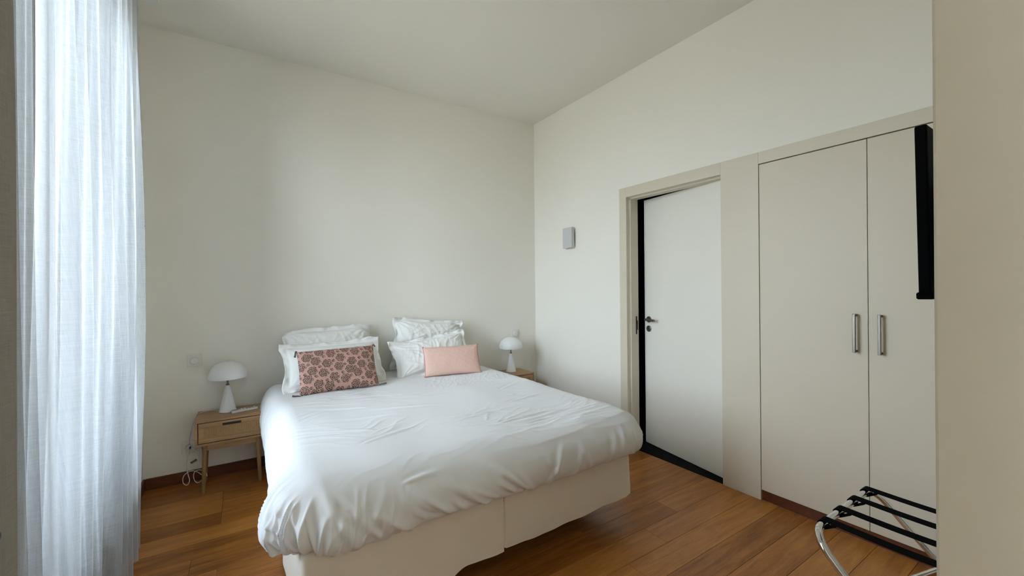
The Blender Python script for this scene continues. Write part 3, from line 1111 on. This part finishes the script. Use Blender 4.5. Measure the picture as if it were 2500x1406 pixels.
# hem depth varies along the edge
tang = np.where(dx > dy, YC, XC)
hemv = 1.0 + 0.05 * perlin(tang * 4.1 + 2.0, XC * 0 + 7.7)
R = np.interp(Dc, plen, prof[:, 0])
Zp = np.interp(Dc, plen, prof[:, 1]) * hemv
left_side = sstep(0, 0.05, np.where(sx < 0, dx, 0))
right_side = sstep(0, 0.05, np.where(sx > 0, dx, 0))
front = sstep(0, 0.05, dy)
cnr = 2 * dx * dy / D2 ** 2 * sstep(0.0, 0.15, D)
R = R * (1 - np.where(sx < 0, 0.20, 0.06) * cnr)
Zp = Zp * (1 - np.where(sx < 0, 0.10, 0.0) * cnr)
PX = np.clip(XC, XI0, XI1) + NX * R
PY = np.maximum(YC, YI) + NY * R
PZ = ZT + Zp
# left side hangs lower and slacker; it is pushed in a little behind the corner
side_low = sstep(0.0, 0.24, np.where(sx < 0, dx, 0)) * (1 - sstep(0.0, 0.25, dy)) * sstep(1.80, 2.1, YC)
PZ += side_low * Zp * 0.30
PX += 0.024 * side_low
# corner pouches
lc = (sx < 0) * sstep(0.02, 0.14, dx) * (1 - sstep(0.0, 0.25, YC - 1.72)) * sstep(1.30, 1.5, YC)
PX += -0.026 * lc
rc = (sx > 0) * sstep(0.03, 0.2, dx) * (1 - sstep(0.0, 0.22, YC - 1.66))
PX += 0.012 * rc
# puffiness of the filling
PZ += (1 - sstep(0, 0.10, D)) * (0.016 * perlin(XC * 1.6 + 3.1, YC * 1.5) + 0.010 * perlin(XC * 3.4, YC * 3.0 + 8.0)
                                 + 0.012 * np.exp(-((YC - 2.35) / 0.5) ** 2))
# normals
gx_ = np.stack(np.gradient(PX, axis=0), 0) if False else None


def normals(PX, PY, PZ):
    a = np.stack([np.gradient(q, axis=0) for q in (PX, PY, PZ)], -1)
    b_ = np.stack([np.gradient(q, axis=1) for q in (PX, PY, PZ)], -1)
    n = np.cross(a, b_)
    return n / (np.linalg.norm(n, axis=-1, keepdims=True) + 1e-12)


N = normals(PX, PY, PZ)
flat = 1 - sstep(0.0, 0.12, D)
W = np.zeros_like(PX)
# small creases on the top, slanting; long soft ones near the foot run along the bed's width
mk = sstep(0.05, 0.5, perlin(XC * 1.9 + 4, YC * 1.9 + 1) + 0.18)
W += flat * mk * 0.0046 * aniso(XC, YC, math.radians(-24), 0.34, 0.070, 1.3, 4)
mk2 = sstep(0.0, 0.4, perlin(XC * 2.3 + 9, YC * 2.3 + 5))
W += flat * mk2 * 0.0044 * aniso(XC, YC, math.radians(24), 0.26, 0.060, 4.7, 4)
footm = sstep(0.9, 1.4, XC) * np.exp(-((YC - 1.74) / 0.17) ** 2)
W += footm * (0.0080 * aniso(XC, YC, math.radians(3), 0.9, 0.070, 2.2, 3) + 0.003 * aniso(XC, YC, math.radians(-4), 0.5, 0.035, 7.2, 3))
headm = sstep(2.55, 2.9, YC) * sstep(1.0, 1.3, XC) * flat
W += headm * 0.0022 * aniso(XC, YC, math.radians(62), 0.20, 0.045, 6.1, 4)
# folds that run down the sides
fold_t = tang + 0.35 * D * perlin(tang * 2.1, D * 0 + 3.3) * 2
sidem = sstep(0.07, 0.26, D)
W += sidem * (front * 0.006 + left_side * 0.012 + right_side * 0.007) * (perlin(fold_t * 5.5 + 3, D * 2.2) + 0.2)
low = sstep(0.09, 0.24, D) * front


def crease(x0, y0, ang, length, amp, wd=0.013):
    c_, s_ = math.cos(ang), math.sin(ang)
    tt = ((XC - x0) * c_ + (YC - y0) * s_) / length
    dd = -(XC - x0) * s_ + (YC - y0) * c_ + 0.10 * length * (tt - 0.5) ** 2
    wv = wd * (0.7 + 0.9 * np.clip(tt, 0, 1))
    tap = sstep(-0.05, 0.10, tt) * (1 - sstep(0.35, 1.0, tt))
    return amp * tap * (np.exp(-(dd / wv) ** 2) - 0.55 * np.exp(-((dd - 1.7 * wv) / (1.3 * wv)) ** 2))


rl = random.Random(5)
for (xh, ang, ln, am) in ((0.33, 112, 0.30, 0.009), (0.42, 124, 0.28, 0.012), (0.47, 128, 0.24, 0.008), (0.56, 138, 0.30, 0.012), (0.60, 130, 0.20, 0.008), (0.66, 140, 0.24, 0.009),
                          (0.71, 136, 0.30, 0.012), (0.74, 146, 0.22, 0.009), (0.80, 132, 0.18, 0.007), (0.89, 142, 0.34, 0.014), (0.93, 150, 0.24, 0.009), (1.02, 140, 0.18, 0.007),
                          (1.09, 140, 0.30, 0.013), (1.14, 132, 0.22, 0.009), (1.20, 58, 0.26, 0.010), (1.27, 120, 0.20, 0.007), (1.36, 62, 0.20, 0.007), (1.48, 110, 0.22, 0.007), (1.60, 66, 0.24, 0.008), (1.70, 80, 0.22, 0.009)):
    W += crease(xh, YI - 0.315 + rl.uniform(-0.03, 0.02), math.radians(ang), ln, am, rl.uniform(0.010, 0.016))
W += crease(0.52, YI - 0.13, math.radians(2), 0.20, 0.007, 0.010)
for (x_, y_, a_, l_, m_) in ((0.55, 2.10, 150, 0.4, 0.004), (0.75, 2.3, 165, 0.45, 0.005), (0.62, 2.55, 158, 0.35, 0.004), (1.0, 2.35, 160, 0.5, 0.004), (0.45, 1.95, 20, 0.35, 0.005), (1.2, 2.6, 170, 0.4, 0.004),
                             (1.35, 2.15, 12, 0.45, 0.006), (1.5, 2.45, 25, 0.35, 0.004), (0.95, 2.0, 8, 0.5, 0.005), (1.1, 1.85, 4, 0.7, 0.008), (1.25, 1.78, 2, 0.6, 0.007), (0.85, 2.75, 150, 0.3, 0.004)):
    W += crease(x_, y_, math.radians(a_), l_, m_, 0.014)
W += left_side * sstep(0.05, 0.2, D) * 0.009 * (aniso(XC, YC, math.radians(14), 0.30, 0.085, 3.3, 2.5) - 0.3) * sstep(1.75, 2.0, YC)
# deep gathers at the foot corner near the window, lesser ones at the other
for (s_, amp, ph) in ((-1, 0.017, 0.4), (1, 0.010, 1.9)):
    cm = (sx == s_) * sstep(0.02, 0.12, np.minimum(dx, dy) + 0.035) * sstep(0.10, 0.26, D2)
    th = np.arctan2(dy, dx)
    W += cm * amp * (1.25 * (1 - np.abs(np.sin(th * 10.5 + ph + 2.6 * perlin(th * 2.2 + s_, D2 * 2)))) ** 1.6 - 0.45 + 0.8 * perlin(th * 6.0 + 3, D2 * 2.0))
cl = (sx < 0) * sstep(0.05, 0.2, dx) * np.exp(-((YC - 1.86) / 0.22) ** 2)
W += cl * 0.015 * aniso(XC, YC, math.radians(28), 0.35, 0.050, 9.9, 2.5)
cf = (1 - sstep(0.36, 0.60, XC)) * sidem * front
W += cf * 0.015 * aniso(XC, YC, math.radians(72), 0.30, 0.052, 5.9, 2.5)
# pinched hem
W += -0.010 * sstep(DM - 0.10, DM, D) * np.clip(perlin(tang * 11, D * 0 + 1.0) + 0.1, 0, 1)
W *= 1 - 0.75 * sstep(0.29, 0.40, D)
PX, PY, PZ = PX + N[..., 0] * W, PY + N[..., 1] * W, PZ + N[..., 2] * W
# never below the bed bases' edge on the inside
Vd = np.stack([PX, PY, PZ], -1).reshape(-1, 3)
dv = thing('duvet', 'puffy white cotton duvet spread over the whole double bed', 'duvet', (1.0, 2.6, ZT))
link_mesh('duvet_cover', Vd, grid_faces(nx, ny), 'cotton', dv, True, np.stack([XC, YC], -1).reshape(-1, 2), OFF[dv.name])

# ================================================================== PILLOWS AND CUSHIONS
def pillow_part(name, mat, parent, w, h, t, flange=0.0, seed=0.0, wr=0.006, pinch=0.05, nu=92, nv=70, ripple=0.010, puff=2.2, sag=0.0, flop=0.0):
    """cushion standing in local x (width) / z (height), y is thickness; base edge at z=0"""
    eu, ev = flange / (w / 2), flange / (h / 2)
    u = np.linspace(-1 - eu, 1 + eu, nu)
    v = np.linspace(-1 - ev, 1 + ev, nv)
    U, Vv = np.meshgrid(u, v, indexing='ij')
    cu_, cv_ = np.clip(np.abs(U), 0, 1), np.clip(np.abs(Vv), 0, 1)
    f = np.sqrt(np.clip((1 - cu_ ** puff) * (1 - cv_ ** puff), 0, 1))
    f = f ** 0.85
    # edges drawn inwards between the corners
    px = U * w / 2 * (1 - pinch * (1 - cv_ ** 2) * cu_ ** 3)
    pz = Vv * h / 2 * (1 - pinch * 1.3 * (1 - cu_ ** 2) * cv_ ** 3)
    outu, outv = np.clip(np.abs(U) - 1, 0, None) * w / 2, np.clip(np.abs(Vv) - 1, 0, None) * h / 2
    out = np.maximum(outu, outv)
    fl_ = sstep(0, max(flange, 1e-6), out) if flange > 0 else 0 * out
    rip = fl_ * ripple * (perlin(px * 9 + seed, pz * 9 + seed) * 1.6 + 0.8 * perlin(px * 22 + seed, pz * 22))
    px = px + fl_ * 0.014 * perlin(px * 6 + seed, pz * 9 + 2 * seed)
    pz = pz + fl_ * 0.014 * perlin(px * 9 + 3 + seed, pz * 6 + seed)
    # upper corners of the case fold over softly
    crn = sstep(0.62, 1.05, np.abs(U)) * sstep(0.45, 1.05, Vv)
    pz = pz - flop * crn * (0.7 + 0.6 * perlin(px * 7 + seed, pz * 3))
    rip = rip - 0.8 * flop * crn * np.sin(6 * np.abs(U) + 4 * Vv + seed)
    base = 0.5 * (perlin(U * 1.1 + seed, Vv * 1.1 + 2 * seed))
    V, UV = [], []
    for s_ in (-1, 1):
        d = s_ * (t / 2) * f * (1 + 0.25 * base)
        rad = np.sqrt((cu_ - 1) ** 2 + (cv_ - 1) ** 2)
        ang = np.arctan2(1 - cv_, 1 - cu_)
        creas = wr * np.exp(-(rad / 0.55) ** 2) * np.sin(ang * 13 + seed * 5 + 3 * perlin(rad * 3 + seed, ang)) * sstep(0.05, 0.3, f)
        creas = creas + wr * 1.1 * f * aniso(px, pz, 0.9 + seed, 0.20, 0.05, seed + s_, 3)
        creas = creas + wr * 1.0 * f * aniso(px, pz, -0.5 + seed, 0.16, 0.04, seed + 3 + s_, 3)
        d = d + s_ * creas + rip + s_ * 0.0012
        low = sag * (1 - sstep(-1, -0.2, Vv)) * f
        V.append(np.stack([px, d + s_ * low, pz + h / 2 + flange], -1).reshape(-1, 3))
        UV.append(np.stack([px, pz], -1).reshape(-1, 2))
    n = nu * nv
    faces = grid_faces(nu, nv, 0) + grid_faces(nu, nv, n, True)
    for i in range(nu - 1):
        for j, fl2 in ((0, False), (nv - 1, True)):
            a, b_ = i * nv + j, (i + 1) * nv + j
            q = (a, b_, b_ + n, a + n)
            faces.append(q[::-1] if fl2 else q)
    for j in range(nv - 1):
        for i, fl2 in ((0, True), (nu - 1, False)):
            a, b_ = i * nv + j, i * nv + j + 1
            q = (a, b_, b_ + n, a + n)
            faces.append(q[::-1] if fl2 else q)
    return link_mesh(name, np.concatenate(V), faces, mat, parent, True, np.concatenate(UV))


def cushion_root(name, label, cat, loc, lean, rotz=0.0, roll=0.0, group=None):
    o = thing(name, label, cat, loc, 0, group, world=False)
    o.rotation_mode = 'XYZ'
    m_ = Matrix.Rotation(rotz, 3, 'Z') @ Matrix.Rotation(lean, 3, 'X') @ Matrix.Rotation(roll, 3, 'Y')
    o.rotation_euler = m_.to_euler('XYZ')
    return o


R_ = math.radians
GP = 'white bed pillows'
p = cushion_root('bed_pillow', 'white pillow against the wall behind the rose cushion', 'pillow', (0.600, 3.512, 0.592), R_(-8), R_(0), R_(-1.8), GP)
pillow_part('pillow_case', 'pillow', p, 0.60, 0.395, 0.15, 0.030, 1.1, 0.006, 0.06, ripple=0.030, flop=0.030)
p = cushion_root('bed_pillow', 'white pillow with crumpled corners against the wall behind the pink cushion', 'pillow', (1.385, 3.512, 0.606), R_(-7), R_(0), R_(6), GP)
pillow_part('pillow_case', 'pillow', p, 0.61, 0.41, 0.15, 0.028, 2.6, 0.008, 0.08, ripple=0.030, flop=0.026)
p = cushion_root('bed_pillow', 'white pillow leaning right behind the rose-printed cushion', 'pillow', (0.590, 3.225, 0.612), R_(-34), R_(1), R_(-0.5), GP)
pillow_part('pillow_case', 'pillow', p, 0.62, 0.30, 0.13, 0.045, 3.7, 0.003, 0.05, ripple=0.020)
p = cushion_root('bed_pillow', 'rumpled white pillow leaning right behind the plain pink cushion', 'pillow', (1.385, 3.235, 0.614), R_(-33), R_(-3), R_(-7), GP)
pillow_part('pillow_case', 'pillow', p, 0.62, 0.29, 0.14, 0.040, 4.9, 0.007, 0.07, ripple=0.030, flop=0.012)

rose = cushion_root('rose_cushion', 'dusty pink cushion printed with brown roses, tassels at its corners', 'cushion', (0.585, 3.085, 0.622), R_(-29), R_(0.5), R_(-0.5))
pillow_part('cushion_cover', 'roses', rose, 0.525, 0.315, 0.10, 0.0, 5.5, 0.0015, 0.03, puff=2.6)
for (sx_, z_, dx_, dz_) in ((-1, 0.315, -0.012, -0.040), (1, 0.315, 0.010, -0.014), (-1, 0.0, -0.045, 0.006), (1, 0.0, 0.050, 0.004)):
    m = MB()
    x0_ = sx_ * 0.2625
    m.tube([(x0_ - sx_ * 0.004, 0, z_), (x0_ + dx_ * 0.3, -0.004, z_ + 0.003), (x0_ + dx_ * 0.65, -0.006, z_ + dz_ * 0.5), (x0_ + dx_, -0.008, z_ + dz_)], 0.0035, 8, taper=0.007, smoothing=1)
    m.build('tassel', 'tassel', rose, True, off=(0, 0, 0))

pink = cushion_root('pink_cushion', 'plain pale pink linen cushion leaning on the right-hand pillows', 'cushion', (1.452, 3.100, 0.624), R_(-26), R_(-13), R_(-0.5))
pillow_part('cushion_cover', 'pink', pink, 0.462, 0.245, 0.09, 0.0, 6.4, 0.0012, 0.035, puff=2.6)
for (sx_, z_) in ((-1, 0.245), (1, 0.245), (-1, 0.0), (1, 0.0)):
    m = MB(); m.lathe([(0.001, -0.007), (0.006, -0.005), (0.008, 0), (0.006, 0.005), (0.001, 0.007)], sx_ * 0.231, 0, z_, 12)
    m.build('corner_knot', 'pinktrim', pink, True, off=(0, 0, 0))
for sx_ in (-1, 1):
    m = MB()
    m.tube([(sx_ * 0.231, 0, 0), (sx_ * 0.225, -0.001, 0.06), (sx_ * 0.2235, 0.001, 0.12), (sx_ * 0.225, -0.001, 0.18), (sx_ * 0.231, 0, 0.245)], 0.0028, 8, smoothing=2)
    m.build('piping', 'pinktrim', pink, True, off=(0, 0, 0))

# ================================================================== TELEVISION AND LUGGAGE RACK
TVX0, TVX1, TVY = 1.455, 2.185, 0.300
tv = thing('television', 'black flat television seen from behind beside the wall end', 'television', ((TVX0 + TVX1) / 2, PIER_Y, 1.5))
tilt = Matrix.Rotation(R_(-0.8), 3, 'X')
pv = ((TVX0 + TVX1) / 2, TVY, 1.51)
m = MB(); m.box(TVX0, TVX1, TVY - 0.002, TVY + 0.022, 1.297, 1.736, 0.004, 2, tilt, pv)
m.box(TVX0 + 0.10, TVX1 - 0.10, TVY - 0.040, TVY, 1.310, 1.600, 0.012, 2, tilt, pv)
m.build('back_shell', 'tv', tv)
m = MB(); m.box(TVX0 + 0.012, TVX1 - 0.012, TVY + 0.0215, TVY + 0.0235, 1.315, 1.72, 0, 1, tilt, pv)
m.build('screen', 'screen', tv)
m = MB(); m.box(TVX0 - 0.003, TVX1 + 0.003, TVY - 0.006, TVY + 0.026, 1.291, 1.309, 0.003, 1, tilt, pv)
m.build('lower_bezel', 'tv', tv)
m = MB(); xm = (TVX0 + TVX1) / 2
m.box(xm - 0.10, xm + 0.10, PIER_Y, PIER_Y + 0.012, 1.40, 1.60, 0.002, 1)
m.box(xm - 0.03, xm + 0.03, PIER_Y + 0.010, TVY - 0.034, 1.46, 1.54, 0.002, 1)
m.build('wall_bracket', 'blackmetal', tv)

rk = thing('luggage_rack', 'folding chrome luggage rack with black straps beside the wardrobe', 'luggage rack', (1.98, 0.44, 0))
ZR, YR1, YR2 = 0.452, 0.652, 0.222


def uframe(xa, xb, ytop, ybot, name):
    r = 0.075
    tdir = Vector((0, ybot - ytop, -ZR)).normalized()
    pts = []
    A, B = Vector((xa, ytop, ZR)), Vector((xb, ytop, ZR))
    pts.append(Vector((xa, ybot, 0.012)))
    pts.append(A + tdir * 0.16)
    for k in range(7):
        a = math.pi / 2 * k / 6
        pts.append(A + Vector((r * (1 - math.cos(math.pi / 2 - a)) if False else r * (1 - math.cos(a)), 0, 0)) + tdir * (r * (1 - math.sin(a))))
    for k in range(7):
        a = math.pi / 2 * (1 - k / 6)
        pts.append(B - Vector((r * (1 - math.cos(a)), 0, 0)) + tdir * (r * (1 - math.sin(a))))
    pts.append(B + tdir * 0.16)
    pts.append(Vector((xb, ybot, 0.012)))
    m = MB(); m.tube(pts, 0.0125, 18)
    o = m.build(name, 'chrome', rk, True)
    for x in (xa, xb):
        m = MB(); m.lathe([(0.013, 0.0), (0.0155, 0.002), (0.0155, 0.022), (0.0125, 0.026)], x, ybot, 0.0, 16)
        m.build('rubber_foot', 'blackmetal', o, True)
    return o


uframe(1.690, 2.285, YR1, YR2 + 0.01, 'leg_frame')
uframe(1.718, 2.257, YR2, YR1 - 0.01, 'leg_frame')
for xp in (1.690, 2.257):
    m = MB(); m.tube([(xp, (YR1 + YR2) / 2, ZR / 2), (xp + 0.028, (YR1 + YR2) / 2, ZR / 2)], 0.006, 10)
    m.build('pivot_pin', 'steel', rk, True)
for xs_ in (1.797, 1.936, 2.076, 2.214):
    # webbing: over both bars, stitched back on itself underneath
    prof_ = []
    rr = 0.0142
    for (yy, s0) in ((YR1, 1),):
        prof_.append((yy - 0.040, ZR + rr - 0.0045))
        prof_.append((yy - 0.020, ZR - 0.004))
        for a in np.linspace(-120, 100, 14):
            prof_.append((yy + rr * math.cos(R_(a)), ZR + rr * math.sin(R_(a))))
    sagm = [(YR1 + (YR2 - YR1) * f, ZR + rr - 0.006 * math.sin(math.pi * f)) for f in np.linspace(0.04, 0.96, 14)]
    prof_ += sagm
    for a in np.linspace(80, 300, 14):
        prof_.append((YR2 + rr * math.cos(R_(a)), ZR + rr * math.sin(R_(a))))
    prof_.append((YR2 + 0.020, ZR - 0.004))
    prof_.append((YR2 + 0.040, ZR + rr - 0.0045))
    V, F = [], []
    Q = np.array(prof_)
    dq = np.gradient(Q, axis=0)
    nq = np.stack([dq[:, 1], -dq[:, 0]], -1)
    nq /= np.linalg.norm(nq, axis=1)[:, None]
    hw = 0.021
    for q, nn_ in zip(Q, nq):
        for (sx_, th) in ((-1, 0), (1, 0), (1, 0.0022), (-1, 0.0022)):
            V.append((xs_ + sx_ * hw, q[0] + nn_[0] * th, q[1] + nn_[1] * th))
    for i in range(len(Q) - 1):
        a, b_ = i * 4, (i + 1) * 4
        for k in range(4):
            F.append((a + k, a + (k + 1) % 4, b_ + (k + 1) % 4, b_ + k))
    F += [(3, 2, 1, 0), tuple(len(Q) * 4 - 4 + k for k in range(4))]
    link_mesh('strap', V, F, 'strap', rk, False, None, OFF[rk.name])
